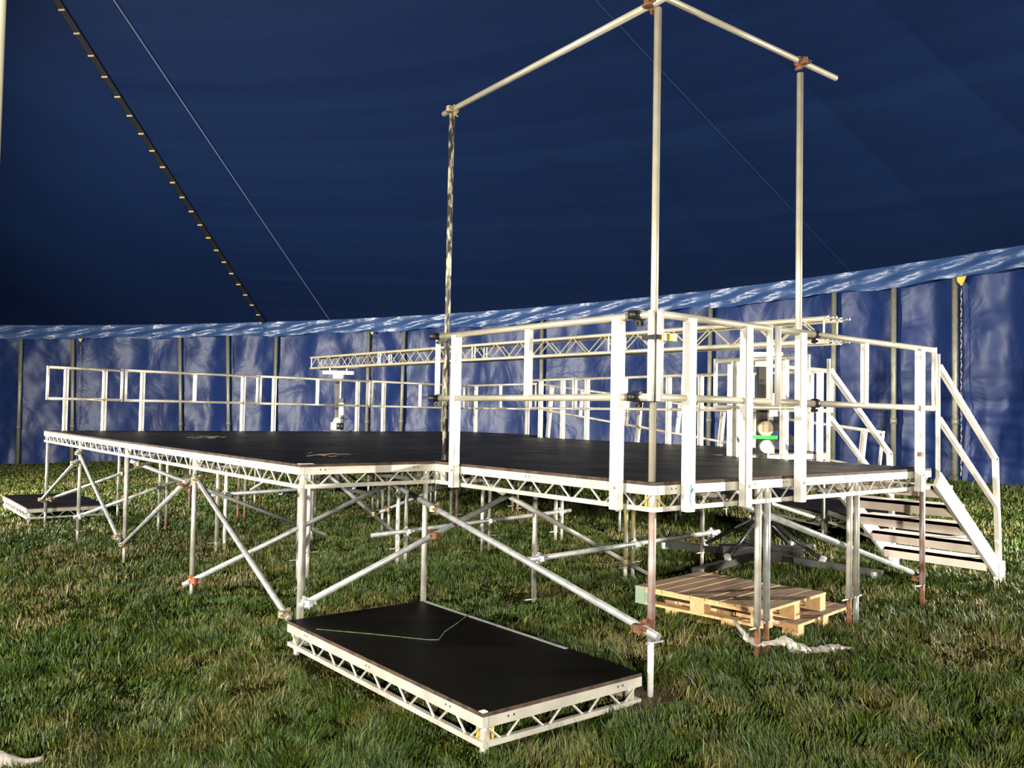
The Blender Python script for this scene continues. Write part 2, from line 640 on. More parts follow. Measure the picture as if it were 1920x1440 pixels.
def build_wall_poles():
    for k, t in enumerate(POLE_PX_TH):
        th = math.radians(t)
        q = ring(th, RW)
        z0 = gz(q.x, q.y) - 0.02
        top = gplane(q.x, q.y) + H_WALL - 0.02
        lean = [0.15, 0.35, 0.55, 0.5, 0.0, 0.05, -0.15, -0.1, 0.1, 0, -0.1, -0.05, 0, 0][k]
        side = (ring(th + 0.01) - ring(th)).normalized()
        pos = 'leftmost of all' if k == 0 else ('rightmost of all' if k == len(POLE_PX_TH) - 1 else ORD[k] + ' from the left')
        o = thing('tent_wall_pole', 'upright steel pole standing against the blue tent wall, ' + pos, 'pole',
                  (q.x, q.y, z0), group='poles along the tent wall')
        h = top - z0
        tp = side * lean * 0.35 + Vector((0, 0, h))
        add('pole_tube', MB().tube((0, 0, 0), tp, 0.062, 12).mesh('pole_tube', M['tentpole'], True), o)
        add('pole_collar', MB().tube(tp * 0.28, tp * 0.31, 0.075, 12).mesh('pole_collar', M['tentpole'], True), o)
    # yellow webbing flaps that peep out under the valance beside three poles
    for k, w, lab in ((1, 0.13, 'small yellow webbing flap under the valance, leftmost of three'),
                      (5, 0.12, 'yellow webbing flap under the valance above the far truss end'),
                      (13, 0.17, 'big yellow webbing flap hanging beside the rightmost wall pole')):
        th = math.radians(POLE_PX_TH[k])
        q = ring(th, RW - 0.02)
        side = -(ring(th + 0.01) - ring(th)).normalized()
        zt = gplane(q.x, q.y) + H_WALL - 0.02
        rr = (C0 - ring(th)); rr.z = 0; rr.normalize()
        vs = []
        prof = [(0.08, 0.05), (0.08 + w * 1.5, 0.05), (0.08 + w * 1.0, -w * 0.9), (0.08 + w * 0.65, -w * 1.5), (0.10, -w * 0.9)]
        for dpt in (0, 0.02):
            for a, b in prof:
                vs.append(tuple(side * a + Vector((0, 0, b)) + rr * (dpt + 0.05)))
        n = len(prof)
        fs = [tuple(range(n)), tuple(reversed(range(n, 2 * n)))] + [(i, (i + 1) % n, n + (i + 1) % n, n + i) for i in range(n)]
        me = bpy.data.meshes.new('webbing_flap')
        me.from_pydata(vs, [], fs)
        me.materials.append(M['yellow'])
        tag(add('webbing_flap', me, None, (q.x, q.y, zt)), lab, 'webbing', 'yellow flaps under the valance')
        # the wall lacing rope beside the pole
        pts = []
        hh = zt - gz(q.x, q.y) - 0.05
        for j in range(60):
            f = j / 59
            pts.append(side * (0.17 + 0.012 * math.sin(j * 1.9)) + Vector((0, 0, -0.3 - (hh - 0.4) * f)) + rr * 0.04)
        lab2 = ['pale lacing rope hanging on the wall by the second pole from the left',
                'pale lacing rope hanging on the wall behind the far truss end',
                'pale knotted lacing rope hanging beside the rightmost wall pole'][(1, 5, 13).index(k)]
        tag(add('lacing_rope', MB().path(pts, 0.012 if k == 13 else 0.009, 5).mesh('lacing_rope', M['rope'], True), None, (q.x, q.y, zt)),
            lab2, 'rope', 'wall lacing ropes')


build_wall_poles()


def build_quarter_pole():
    x, y = -3.747, -1.129
    o = thing('quarter_pole', 'cream tent quarter pole at the upper left edge of the view', 'pole', (x, y, gz(x, y)))
    add('mast_tube', MB().tube((0, 0, 0), (0, 0, 9.0), 0.045, 20).mesh('mast_tube', M['king'], True), o)
    add('base_plate', MB().box((-0.1, -0.1, -0.02), (0.1, 0.1, 0.03)).mesh('base_plate', M['mast']), o)


# ------------------------------------------------------------------ stage decks
F = 1.22
WD, LD = 1.22 - 0.002, 2.44 - 0.002
RAIL_B, CH_T, CH_B = -0.080, -0.155, -0.186


def board_mesh(w, l):
    mb = MB()
    mb.box((-w / 2, -l / 2, -0.022), (w / 2, l / 2, 0.0), mi=1, top=0)
    return mb.mesh('deck_board', [M['ply_top'], M['ply_edge']])


def side_meshes(length):
    rail = MB().box((-length / 2, -0.02, RAIL_B), (length / 2, 0.02, -0.022)).mesh('side_rail', M['alu_frame'])
    chord = MB().box((-length / 2, -0.015, CH_B), (length / 2, 0.015, CH_T)).mesh('bottom_chord', M['alu_frame'])
    return rail, chord


BOARD = board_mesh(WD, LD)
RAIL_L, CHORD_L = side_meshes(LD)
RAIL_S, CHORD_S = side_meshes(WD - 0.08)
PER = 0.3045
BAR_A = MB().tube((-PER * 0.40, 0, RAIL_B + 0.006), (-PER * 0.07, 0, CH_T - 0.006), 0.0075, 6).mesh('diagonal_bar', M['alu_frame'])
BAR_B = MB().tube((PER * 0.07, 0, CH_T - 0.006), (PER * 0.40, 0, RAIL_B + 0.006), 0.0075, 6).mesh('diagonal_bar', M['alu_frame'])


def lattice_joined(n):
    mb = MB()
    for k in range(n):
        c = (k - (n - 1) / 2) * PER
        mb.tube((c - PER * 0.40, 0, RAIL_B + 0.006), (c - PER * 0.07, 0, CH_T - 0.006), 0.0075, 5)
        mb.tube((c + PER * 0.07, 0, CH_T - 0.006), (c + PER * 0.40, 0, RAIL_B + 0.006), 0.0075, 5)
    return mb.mesh('lattice', M['alu_frame'])


LAT_L, LAT_S = lattice_joined(8), lattice_joined(4)
SOCKET = MB().tube((0, 0, -0.024), (0, 0, CH_B - 0.004), 0.030, 12).mesh('leg_socket', M['alu_frame'], True)
CROSS = MB().box((-WD / 2 + 0.04, -0.02, -0.075), (WD / 2 - 0.04, 0.02, -0.023)).mesh('cross_member', M['alu_frame'])
SLOT = MB().box((-0.0035, -0.0015, -0.006), (0.0035, 0.0015, 0.006)).mesh('rivet_slot', M['black_metal'])
PIN = MB().tube((-0.035, 0, 0), (0.10, 0, 0), 0.007, 8).mesh('leg_pin', M['galv'])


def make_deck(cx, cy, ztop, label, group, open_sides='', legs=(), tilt=0.0, name='stage_deck', legmat='leg', brackets=()):
    """open_sides: letters l r n f (left, right, near, far) whose lattice bars are separate pieces.
    legs: (dx, dy, upper material, lower material, jack height) with dx,dy from the centre."""
    gb = gz(cx, cy)
    o = thing(name, label, 'stage deck', (cx, cy, gb), group=group)
    up = Vector((0, 0, ztop - gb))
    R = Matrix.Rotation(tilt, 4, 'X')

    def put(nm, me, loc, rz=0.0, parent=None):
        q = R @ Vector(loc) + up
        e = (R @ Matrix.Rotation(rz, 4, 'Z')).to_euler()
        return add(nm, me, o, q, e)
    put('deck_board', BOARD, (0, 0, 0))
    hx, hy = WD / 2 - 0.018, LD / 2 - 0.018
    sides = {'l': (-hx, 0, math.pi / 2, True), 'r': (hx, 0, math.pi / 2, True), 'n': (0, -hy, 0, False), 'f': (0, hy, 0, False)}
    for k, (x, y, rz, lng) in sides.items():
        put('side_rail', RAIL_L if lng else RAIL_S, (x, y, 0), rz)
        put('bottom_chord', CHORD_L if lng else CHORD_S, (x, y, 0), rz)
        n = 8 if lng else 4
        if k in open_sides:
            for j in range(n):
                c = (j - (n - 1) / 2) * PER
                off = Vector((c * math.cos(rz), c * math.sin(rz), 0))
                put('diagonal_bar', BAR_A, Vector((x, y, 0)) + off, rz)
                put('diagonal_bar', BAR_B, Vector((x, y, 0)) + off, rz)
            if lng:
                for c in (-0.9, 0.0, 0.9):
                    for e in (-0.02, 0.02):
                        put('rivet_slot', SLOT, (x + (-0.0205 if k == 'l' else 0.0205), y + c + e, -0.045), rz)
            else:
                for c in (-0.42, 0.42):
                    for e in (-0.02, 0.02):
                        put('rivet_slot', SLOT, (x + c + e, y + (-0.0205 if k == 'n' else 0.0205), -0.045), rz)
        else:
            put('lattice', LAT_L if lng else LAT_S, (x, y, 0), rz)
    for y in (-0.6, 0.6):
        put('cross_member', CROSS, (0, y, 0))
    for sx in (-1, 1):
        for sy in (-1, 1):
            put('leg_socket', SOCKET, (sx * (hx - 0.035), sy * (hy - 0.035), 0))
    for sx, sy in brackets:
        for dx, dy in ((0.045 * -sx, 0.012 * sy), (0.012 * sx, 0.045 * -sy)):
            me = MB().box((-0.006, -0.006, CH_T), (0.006, 0.006, RAIL_B)).mesh('corner_bracket', M['yellow'])
            put('corner_bracket', me, (sx * (hx - 0.03) + dx, sy * (hy - 0.03) + dy, 0))
    for dx, dy, m1, m2, jack in legs:
        q = R @ Vector((dx, dy, -0.03)) + up
        wx, wy = cx + dx, cy + dy
        zf = gz(wx, wy) - gb - 0.01
        zj = zf + jack
        if q.z - 0.05 > zj:
            leg = add('leg', MB().tube((0, 0, 0), (0, 0, zj - q.z), 0.0245, 12).mesh('leg', M[m1], True), o, q)
            add('jack_tube', MB().tube((0, 0, zj - q.z + 0.05), (0, 0, zf - q.z), 0.020, 10).mesh('jack_tube', M[m2], True), leg)
            add('leg_pin', PIN, leg, (0, 0, zj - q.z - 0.01), (0, 0, (0 if dx < 0 else math.pi) + random.uniform(-0.15, 0.15)))
        else:
            add('leg', MB().tube((0, 0, -0.1), (0, 0, zf - q.z), 0.024, 12).mesh('leg', M[m1], True), o, q)
    return o


LEGC = ['leg', 'leg', 'leg', 'leg_white', 'leg', 'leg_red']
JKC = ['leg', 'galv', 'rust', 'leg', 'leg', 'rust']
HX, HY = WD / 2 - 0.053, LD / 2 - 0.053


def L4(dx, dy, a='leg', b='leg', j=0.22):
    return (dx * HX, dy * HY, a, b, j)


# main stage: six columns by four rows, long side running away from the thrust
for j in range(4):
    for i in range(6):
        cx, cy = -F + F * (i + 0.5), 2 * F + 2 * F * (j + 0.5)
        sides = ''
        if i == 0:
            sides += 'l'
        if j == 0 and (i == 0 or i >= 4):
            sides += 'n'
        legs = []
        r = random.Random(i * 10 + j)

        def lm():
            k = r.randrange(6)
            return LEGC[k], JKC[k], r.uniform(0.12, 0.34)
        if i == 0:
            legs.append(L4(-1, -1, 'leg', 'leg', (0.06, 0.16, 0.22, 0.15)[j]))
            if j == 0:
                legs.append((-HX + 0.035, -HY + 0.052, 'leg', 'leg', 0.35))
        if j == 0:
            if i in (0, 2, 3, 5):
                legs.append(L4(1, -1, 'leg_yellow' if i == 2 else 'leg', 'leg', 0.18))
            if i == 1:
                legs.append(L4(1, -1, 'leg', 'leg', 0.05))
            if i == 3:
                legs.append(L4(-1, -1, 'leg_yellow', 'leg', 0.22))
        else:
            if i > 0:
                legs.append(L4(-1, -1, *lm()))
            legs.append(L4(1, -1, *lm()))
        if j == 3:
            legs.append(L4(-1, 1, *lm()))
            legs.append(L4(1, 1, *lm()))
        row = ['front', 'second', 'third', 'rear'][j]
        col = ['leftmost', 'second from the left', 'third from the left', 'third from the right', 'second from the right', 'rightmost'][i]
        make_deck(cx, cy, DZ, 'black stage deck in the %s row of the main stage, %s' % (row, col),
                  'main stage decks', sides, legs)

# thrust of three decks towards the camera
for i, lab in enumerate(('left deck of the front thrust, at its near corner',
                         'middle deck of the front thrust', 'right deck of the front thrust, where the stairs hook on')):
    legs = []
    if i == 0:
        legs = [L4(-1, -1, 'leg_red', 'leg_white', 0.36), L4(1, -1, 'leg', 'rust', 0.26)]
    elif i == 1:
        legs = [L4(-1, -1, 'galv', 'rust', 0.28), L4(1, -1, 'leg', 'rust', 0.27)]
    else:
        legs = [L4(-1, -1, 'leg', 'galv', 0.27), L4(1, -1, 'leg_red', 'rust', 0.20)]
    make_deck(F * (i + 0.5), F, DZ, 'black stage deck, ' + lab, 'front thrust decks',
              'n' + ('l' if i == 0 else '') + ('r' if i == 2 else ''), legs, brackets=((-1, -1),) if i == 0 else ())

make_deck(5.5 * F, 9 * F, DZ,
          'black stage deck jutting out at the far right corner by the ramp head', 'main stage decks', '', [L4(1, -1), L4(1, 1)])

# ramp: four decks sloping down towards the camera on the far right
SL = 0.109
RT = math.atan(SL)
for k, lab in enumerate(('uppermost', 'second from the top', 'third from the top', 'lowest')):
    yc = 8 * F - 2 * F * (k + (0.5 if k < 3 else 0.25)) * math.cos(RT)
    zc = DZ - SL * (8 * F - yc) - 0.005
    legs = []
    if k < 3:
        legs = [L4(-1, -1, 'leg', 'rust', 0.12), L4(1, -1, 'leg', 'leg', 0.12)]
    rd = make_deck(5.5 * F + 0.03, yc, zc, 'black ramp deck beside the stage on the right, ' + lab, 'ramp decks', '', legs, tilt=RT, name='ramp_deck')
    if k == 3:
        rd.scale.y = 0.5

# loose decks on the grass
gd = make_deck(-0.665, 1.245, 0.135, 'black topped deck lying low on the grass in the foreground', None, 'ln',
               [L4(-1, -1, 'leg_white', 'leg', 0.0), L4(1, -1, 'leg_white', 'leg', 0.0), L4(-1, 1, 'leg_white', 'leg', 0.0), L4(1, 1, 'leg_white', 'leg', 0.0)],
               name='loose_deck', brackets=((-1, -1),))
make_deck(-0.80, 13.55, gz(-0.8, 13.55) + 0.255, 'black topped deck lying low on the grass behind the far left stage corner', None, 'ln',
          [L4(-1, -1), L4(1, -1), L4(-1, 1), L4(1, 1)], name='loose_deck')

# ------------------------------------------------------------------ guard rails
ZT, ZM, RR = 1.046, 0.53, 0.0242


def rail_parts(Lr):
    d = {}
    d['top_rail'] = [(MB().tube((0.03, 0, ZT), (Lr - 0.03, 0, ZT), RR, 14).mesh('top_rail', M['alu_tube'], True), (0, 0, 0))]
    d['mid_rail'] = [(MB().tube((0.03, 0, ZM), (Lr - 0.03, 0, ZM), RR, 14).mesh('mid_rail', M['alu_tube'], True), (0, 0, 0))]
    end = MB().tube((0, 0, ZM - RR), (0, 0, ZT + RR), 0.023, 12).mesh('end_upright', M['alu'], True)
    d['end_upright'] = [(end, (0.028, 0, 0)), (end, (Lr - 0.028, 0, 0))]
    post = MB()
    post.box((-0.034, -0.036, -0.19), (0.034, -0.028, ZT - 0.005))
    post.box((-0.034, -0.036, -0.19), (-0.027, 0.022, ZT - 0.005))
    post.box((0.027, -0.036, -0.19), (0.034, 0.022, ZT - 0.005))
    pm = post.mesh('post', M['alu'])
    bolt = MB().tube((0, -0.035, 0), (0, -0.044, 0), 0.011, 8).mesh('bolt', M['coupler'])
    d['post'] = [(pm, (0.305, 0, 0)), (pm, (Lr - 0.305, 0, 0))]
    d['bolt'] = [(bolt, (0.305 + 0.012, 0, -0.05)), (bolt, (Lr - 0.305 + 0.012, 0, -0.05))]
    if Lr > 2:
        bal = MB().box((-0.026, -0.02, ZM + 0.015), (0.026, 0.02, ZT - 0.018)).mesh('baluster', M['alu'])
        d['baluster'] = [(bal, (Lr / 2, 0, 0))]
    return d


RP8, RP4 = rail_parts(2 * F - 0.01), rail_parts(F - 0.01)
OUT = 0.040


def guard_rail(x, y, z, direction, length8, label, group, slope=0.0):
    """origin at deck level; local +X along the rail, local -Y faces outwards."""
    ang = math.atan2(direction[1], direction[0])
    Rm = Matrix.Rotation(ang, 4, 'Z') @ Matrix.Rotation(-slope, 4, 'Y')
    outv = Matrix.Rotation(ang, 4, 'Z') @ Vector((0, -OUT, 0))
    o = thing('guard_rail', label, 'railing', (x + outv.x, y + outv.y, z), Rm.to_euler(), group)
    for nm, lst in (RP8 if length8 else RP4).items():
        for me, loc in lst:
            add(nm, me, o, (loc[0] + 0.005, loc[1], loc[2]))
    return o


GR = 'aluminium guard rails'
guard_rail(0, 2 * F - 0.035, DZ, (0, -1), True, 'long guard rail on the left side of the front thrust', GR)
guard_rail(-0.035, 0, DZ, (1, 0), False, 'short guard rail at the near front of the thrust, beside the yellow tag', GR)
guard_rail(F, 0, DZ, (1, 0), True, 'long guard rail at the thrust front, ending at the stairs', GR)
guard_rail(3 * F, F, DZ, (0, 1), False, 'short guard rail between the stairs and the right lifting tower', GR)
guard_rail(3 * F, 2 * F, DZ, (1, 0), True, 'long guard rail behind the right lifting tower', GR)
guard_rail(5 * F, 2 * F, DZ, (0, 1), True, 'nearest long guard rail along the stage edge above the ramp', GR)
guard_rail(5 * F, 4 * F, DZ, (0, 1), True, 'farther long guard rail along the stage edge above the ramp', GR)
guard_rail(5 * F, 6 * F, DZ, (0, 1), False, 'short guard rail by the opening at the ramp head', GR)
guard_rail(6 * F, 8 * F, DZ, (0, 1), True, 'level long guard rail at the far right stage corner', GR)
guard_rail(0, 10 * F, DZ, (-1, 0), False, 'short guard rail at the left end of the rear stage edge', GR)
for k, lab in enumerate(('leftmost', 'middle', 'rightmost')):
    guard_rail(2 * F * (k + 1), 10 * F, DZ, (-1, 0), True, 'long guard rail on the rear stage edge, %s of the three' % lab, GR)
for k, lab in enumerate(('highest', 'middle', 'lowest')):
    y0 = 8 * F - 2 * F * (k + 1) * math.cos(RT)
    guard_rail(6 * F + 0.03, y0, DZ - SL * (8 * F - y0), (0, 1), True, 'sloping guard rail on the ramp, %s of the three' % lab, GR, slope=RT)

# blue spray mark on one post of the short front rail, brown scuff on the thrust corner post
tag(add('spray_mark', MB().quadstrip([[(-0.018, y, -0.02), (-0.006, y, -0.045), (-0.014, y, -0.10), (-0.002, y, -0.16), (0.006, y, -0.15), (0.004, y, -0.09), (0.014, y, -0.05), (0.012, y, -0.01), (-0.004, y, -0.018)] for y in (-0.001, 0.0)]).mesh('spray_mark', M['blue_mark']), None,
        (0.268, -OUT - 0.0365, DZ)), 'blue spray paint mark low on a front rail post', 'paint mark')

# ------------------------------------------------------------------ scaffold tubes


def coupler_mesh(axis_a, axis_b, r=0.0245, m='coupler'):
    """double coupler round two crossing tubes: two ring bands, saddle and bolts."""
    mb = MB()
    a, b = Vector(axis_a).normalized(), Vector(axis_b).normalized()
    n = a.cross(b)
    if n.length < 1e-3:
        n = a.orthogonal()
    n.normalize()
    ca, cb = n * (-r), n * r
    for c, ax in ((ca, a), (cb, b)):
        mb.tube(c - ax * 0.024, c + ax * 0.024, r + 0.009, 12)
        s = ax.cross(n).normalized()
        mb.box((-0.012, -0.022, -0.012), (0.012, 0.022, 0.012), Matrix.Translation(c + s * (r + 0.018)))
        mb.tube(c + s * (r + 0.02) - n * 0.035, c + s * (r + 0.02) + n * 0.035, 0.008, 6)
        mb.box((-0.010, -0.010, -0.010), (0.010, 0.010, 0.010), Matrix.Translation(c - s * (r + 0.016)))
    mb.box((-0.018, -0.018, -0.018), (0.018, 0.018, 0.018))
    return mb.mesh('coupler', M[m])


def scaffold(p0, p1, label, mt='galv', clamps=(), r=0.0242, group='bracing tubes under the stage', name='scaffold_tube'):
    """p0,p1 in stage coordinates (z relative to deck top). clamps: (t, other axis, material)."""
    a, b = Vector(p0) + Vector((0, 0, DZ)), Vector(p1) + Vector((0, 0, DZ))
    base = a if a.z < b.z else b
    o = thing(name, label, 'tube', base, group=group)
    add('tube', MB().tube(a - base, b - base, r, 14).mesh('tube', M[mt], True), o)
    d = (b - a).normalized()
    for t, ax, cm in clamps:
        q = a.lerp(b, t) - base
        add('coupler', coupler_mesh(d, ax, r, cm), o, q)
    return o


Z = (0, 0, 1)
XL = -1.165 - 0.075
# zigzag on the left side of the stage
scaffold((XL, 4.72, -0.24), (XL, 2.52, -1.17), 'diagonal brace down to the near left corner leg of the main stage', clamps=((0.03, Z, 'coupler'), (0.97, Z, 'coupler')))
scaffold((XL, 7.22, -1.24), (XL, 4.95, -0.30), 'diagonal brace rising right along the left stage side, third from the far corner', clamps=((0.04, Z, 'coupler'), (0.96, Z, 'rust')))
scaffold((XL, 9.62, -0.22), (XL, 7.33, -1.18), 'diagonal brace falling right along the left stage side, second from the far corner', clamps=((0.03, Z, 'coupler'), (0.97, Z, 'coupler')))
scaffold((XL, 12.13, -1.14), (XL, 9.70, -0.36), 'diagonal brace rising from the far left corner leg', clamps=((0.03, Z, 'coupler'), (0.95, Z, 'coupler')))
# across the stage, front to back
scaffold((-1.22, 2.40, -1.06), (1.03, 2.40, -0.22), 'brace rising right from the near left corner leg across the notch', clamps=((0.03, Z, 'coupler_zinc'), (0.53, Z, 'rust')))
scaffold((-0.12, 2.92, -0.22), (-0.12, -0.16, -0.90), 'long brace falling to the near corner leg of the thrust', clamps=((0.22, Z, 'coupler'), (0.955, Z, 'rust')))
scaffold((-1.29, 4.82, -1.295), (1.45, 4.82, -0.21), 'brace rising right behind the near left corner, with a red clamp', clamps=((0.035, Z, 'rust_red'),))
scaffold((-1.16, 7.25, -0.235), (1.42, 7.25, -1.305), 'brace falling right under the left half of the stage, third row', clamps=((0.03, Z, 'coupler'), (0.90, Z, 'coupler')))
scaffold((-1.25, 9.70, -1.17), (1.25, 9.70, -0.32), 'brace rising right under the left half of the stage, fourth row', clamps=((0.03, Z, 'coupler_zinc'),))
scaffold((-1.18, 12.12, -1.15), (1.25, 12.12, -0.28), 'brace rising right under the rear stage edge at the left', clamps=((0.03, Z, 'coupler'), (0.48, Z, 'coupler')))
scaffold((-0.13, 7.38, -0.70), (3.10, 7.38, -0.625), 'level ledger tube under the left half of the stage', clamps=((0.05, Z, 'coupler_zinc'), (0.42, Z, 'coupler_zinc')))
scaffold((0.20, 4.94, -0.22), (1.10, 4.94, -0.965), 'short steep brace behind the notch', clamps=((0.70, Z, 'coupler'),))
scaffold((0.75, 4.80, -0.965), (3.75, 4.80, -0.855), 'level ledger tube behind the notch', clamps=((0.155, Z, 'coupler_zinc'), (0.55, Z, 'coupler_zinc'), (0.94, Z, 'coupler_zinc')))
scaffold((2.27, 7.26, -1.045), (4.80, 7.26, -0.27), 'brace rising right deep under the middle of the stage', clamps=((0.05, Z, 'coupler'),))
scaffold((0.96, 2.36, -0.905), (3.73, 2.36, -0.845), 'level ledger tube under the back of the thrust', clamps=((0.06, Z, 'coupler_zinc'), (0.52, Z, 'coupler_zinc'), (0.96, Z, 'coupler_zinc')))
scaffold((0.55, 2.47, -0.20), (2.71, 2.47, -1.235), 'brace falling right under the back of the thrust', mt='leg', clamps=((0.83, Z, 'coupler'),))
scaffold((1.05, 0.11, -0.20), (3.73, 0.11, -0.985), 'brace falling right along the thrust front to the stairs', clamps=((0.97, Z, 'rust'),))
scaffold((3.30, 2.50, -0.22), (5.95, 2.50, -0.86), 'brace falling to the ramp leg beyond the lifting tower', clamps=((0.97, Z, 'black_metal'),))
scaffold((1.36, 9.82, -0.90), (2.40, 9.82, -0.25), 'short brace deep under the left of the stage')

# the goal-post frame of three uprights and two head tubes on the thrust
PG = 'tall pole frame on the thrust'
scaffold((0.055, 0.062, 0.0), (0.055, 0.062, 3.035), 'tall aluminium pole at the near corner of the thrust', 'alu_tube', group=PG, name='upright_pole')
scaffold((0.205, 2.60, 0.0), (0.205, 2.60, 3.06), 'tall black pole with flaking paint on the thrust', 'rusty_black', group=PG, name='upright_pole')
scaffold((1.655, 0.055, 0.0), (1.655, 0.055, 3.04), 'tall aluminium pole behind the front guard rail at right', 'alu_tube', group=PG, name='upright_pole')
scaffold((0.20, 2.72, 3.09), (0.050, -0.03, 3.085), 'head tube from the black pole to the near corner pole', 'alu_tube', ((0.05, Z, 'coupler'), (0.945, Z, 'rust')), group=PG, name='head_tube')
scaffold((-0.05, 0.115, 3.165), (2.155, 0.055, 3.135), 'head tube from the near corner pole to the right pole', 'alu_tube', ((0.03, Z, 'rust'), (0.79, Z, 'rust')), group=PG, name='head_tube', r=0.0215)

# black half couplers where the poles meet the guard rails


def black_clamp(loc, rail_axis, label):
    o = thing('rail_clamp', label, 'clamp', loc, group='black clamps on the guard rails')
    mb = MB()
    a = Vector(rail_axis)
    s = Vector((-a.y, a.x, 0))
    mb.tube(a * -0.026, a * 0.026, 0.037, 14)
    mb.tube(s * 0.055 + Vector((0, 0, -0.026)), s * 0.055 + Vector((0, 0, 0.026)), 0.036, 14)
    add('jaw', mb.mesh('jaw', M['black_metal'], True), o)
    b = MB().tube(Vector((0, 0, -0.05)) - s * 0.03, Vector((0, 0, -0.05)) + s * 0.03, 0.010, 8)
    b.box((-0.018, -0.018, -0.065), (0.018, 0.018, -0.03))
    add('bolt', b.mesh('bolt', M['black_metal']), o)
    return o


for zz, w in ((ZT, 'top'), (ZM, 'middle')):
    black_clamp((-OUT, 2.36, DZ + zz), (0, 1, 0), 'black clamp on the %s rail by the black pole' % w)
    black_clamp((-OUT, 0.10, DZ + zz), (0, 1, 0), 'black clamp on the %s rail at the near thrust corner' % w)
    black_clamp((1.73, -OUT, DZ + zz), (1, 0, 0), 'black clamp on the %s front rail by the right pole' % w)

# ratchet strap with a lime tag at the near corner
o = thing('ratchet_strap', 'black ratchet strap with a lime tag round the near corner uprights', 'strap', (-OUT + 0.02, -OUT + 0.02, DZ + 0.90))
add('strap_loop', MB().box((-0.055, -0.055, -0.014), (0.065, 0.065, 0.014)).mesh('strap_loop', M['black_metal']), o)
add('buckle', MB().box((-0.015, -0.085, -0.024), (0.035, -0.055, 0.024)).mesh('buckle', M['coupler']), o)
add('tag', MB().box((0.03, -0.098, -0.022), (0.085, -0.086, 0.022)).mesh('tag', M['lime']), o)

# ------------------------------------------------------------------ stairs on the right


def build_stairs():
    x0, y0, y1 = 3.70, 0.0, 1.05
    o = thing('stage_stairs', 'aluminium stairs with handrails at the right end of the thrust', 'stairs', (x0, 0, gz(x0, 0.5)))
    dz = DZ - gz(x0, 0.5)

    def P(x, y, z):
        return Vector((x - x0, y, z + dz))
    for y in (y0 - 0.02, y1):
        st = MB().bar(P(3.72, y, -0.10), P(5.0, y, -1.03), 0.035, 0.155)
        add('stringer', st.mesh('stringer', M['alu']), o)
        foot = MB().box(tuple(P(4.98, y - 0.03, -1.16)), tuple(P(5.08, y + 0.03, -0.96)))
        foot.tube(P(5.10, y, -1.15), P(5.10, y, -0.95), 0.03, 12)
        add('stringer_foot', foot.mesh('stringer_foot', M['alu']), o)
        h = MB()
        h.tube(P(3.74, y, -0.16), P(3.74, y, 1.02), 0.020, 12)
        add('newel_post', h.mesh('newel_post', M['alu'], True), o)
        add('handrail', MB().bar(P(3.76, y, 0.91), P(4.955, y, 0.055), 0.045, 0.045).mesh('handrail', M['alu']), o)
        add('lower_handrail', MB().bar(P(3.76, y, 0.44), P(5.0, y, -0.42), 0.04, 0.04).mesh('lower_handrail', M['alu']), o)
        add('end_post', MB().bar(P(4.95, y, 0.07), P(5.04, y, -1.12), 0.05, 0.045, (0, 1, 0)).mesh('end_post', M['alu']), o)
    n = 5
    for k in range(n):
        z = -0.17 - 0.188 * k
        x = 3.83 + 0.245 * k
        t = MB()
        t.box(tuple(P(x, y0 + 0.005, z - 0.105)), tuple(P(x + 0.02, y1 - 0.02, z)))
        t.box(tuple(P(x, y0 + 0.005, z - 0.03)), tuple(P(x + 0.26, y1 - 0.02, z)))
        add('tread', t.mesh('tread', M['tread']), o)


build_stairs()

# ------------------------------------------------------------------ box truss and its two lifting towers
TA, TB = Vector((4.22, 1.27, 1.355 + DZ)), Vector((4.62, 14.35, 1.49 + DZ))


def build_truss():
    d = TB - TA
    L = d.length
    ux = d.normalized()
    uy = Vector((0, 0, 1)).cross(ux).normalized()
    uz = ux.cross(uy)
    Rm = Matrix((ux, uy, uz)).transposed().to_4x4()
    o = thing('box_truss', 'long aluminium box truss resting on two lifting towers', 'truss', TA, Rm.to_euler())
    h = 0.12
    chord = MB().tube((0, 0, 0), (L, 0, 0), 0.025, 12).mesh('chord', M['truss'], True)
    for sy in (-h, h):
        for sz in (-h, h):
            add('chord', chord, o, (0, sy, sz))
    spig = MB().tube((-0.10, 0, 0), (0.02, 0, 0), 0.012, 8)
    spig.tube((-0.075, -0.028, 0), (-0.075, 0.028, 0), 0.010, 6)
    spig.tube((0.03, -0.04, 0), (0.03, 0.04, 0), 0.010, 6)
    sm = spig.mesh('spigot', M['coupler_zinc'])
    for sy in (-h, h):
        for sz in (-h, h):
            add('spigot', sm, o, (0, sy, sz))
    n = 21
    pr = L / n
    a = MB().tube((0, 0, -h), (pr / 2, 0, h), 0.008, 6).mesh('lacing_bar', M['truss'])
    b = MB().tube((pr / 2, 0, h), (pr, 0, -h), 0.008, 6).mesh('lacing_bar', M['truss'])
    for k in range(n):
        for sy, sh in ((-h, 0.17), (h, 0.0)):
            add('lacing_bar', a, o, (k * pr + sh, sy, 0))
            add('lacing_bar', b, o, (k * pr + sh, sy, 0))
        for sz in (-h, h):
            add('lacing_bar', a, o, (k * pr, 0, sz), (math.pi / 2, 0, 0))
            add('lacing_bar', b, o, (k * pr, 0, sz), (math.pi / 2, 0, 0))
    v = MB().tube((0, 0, -h), (0, 0, h), 0.011, 8).mesh('end_strut', M['truss'])
    for x in (0.05, L / 4 - 0.04, L / 4 + 0.04, L / 2 - 0.04, L / 2 + 0.04, 3 * L / 4 - 0.04, 3 * L / 4 + 0.04, L - 0.05):
        for sy in (-h, h):
            add('end_strut', v, o, (x, sy, 0))


build_truss()


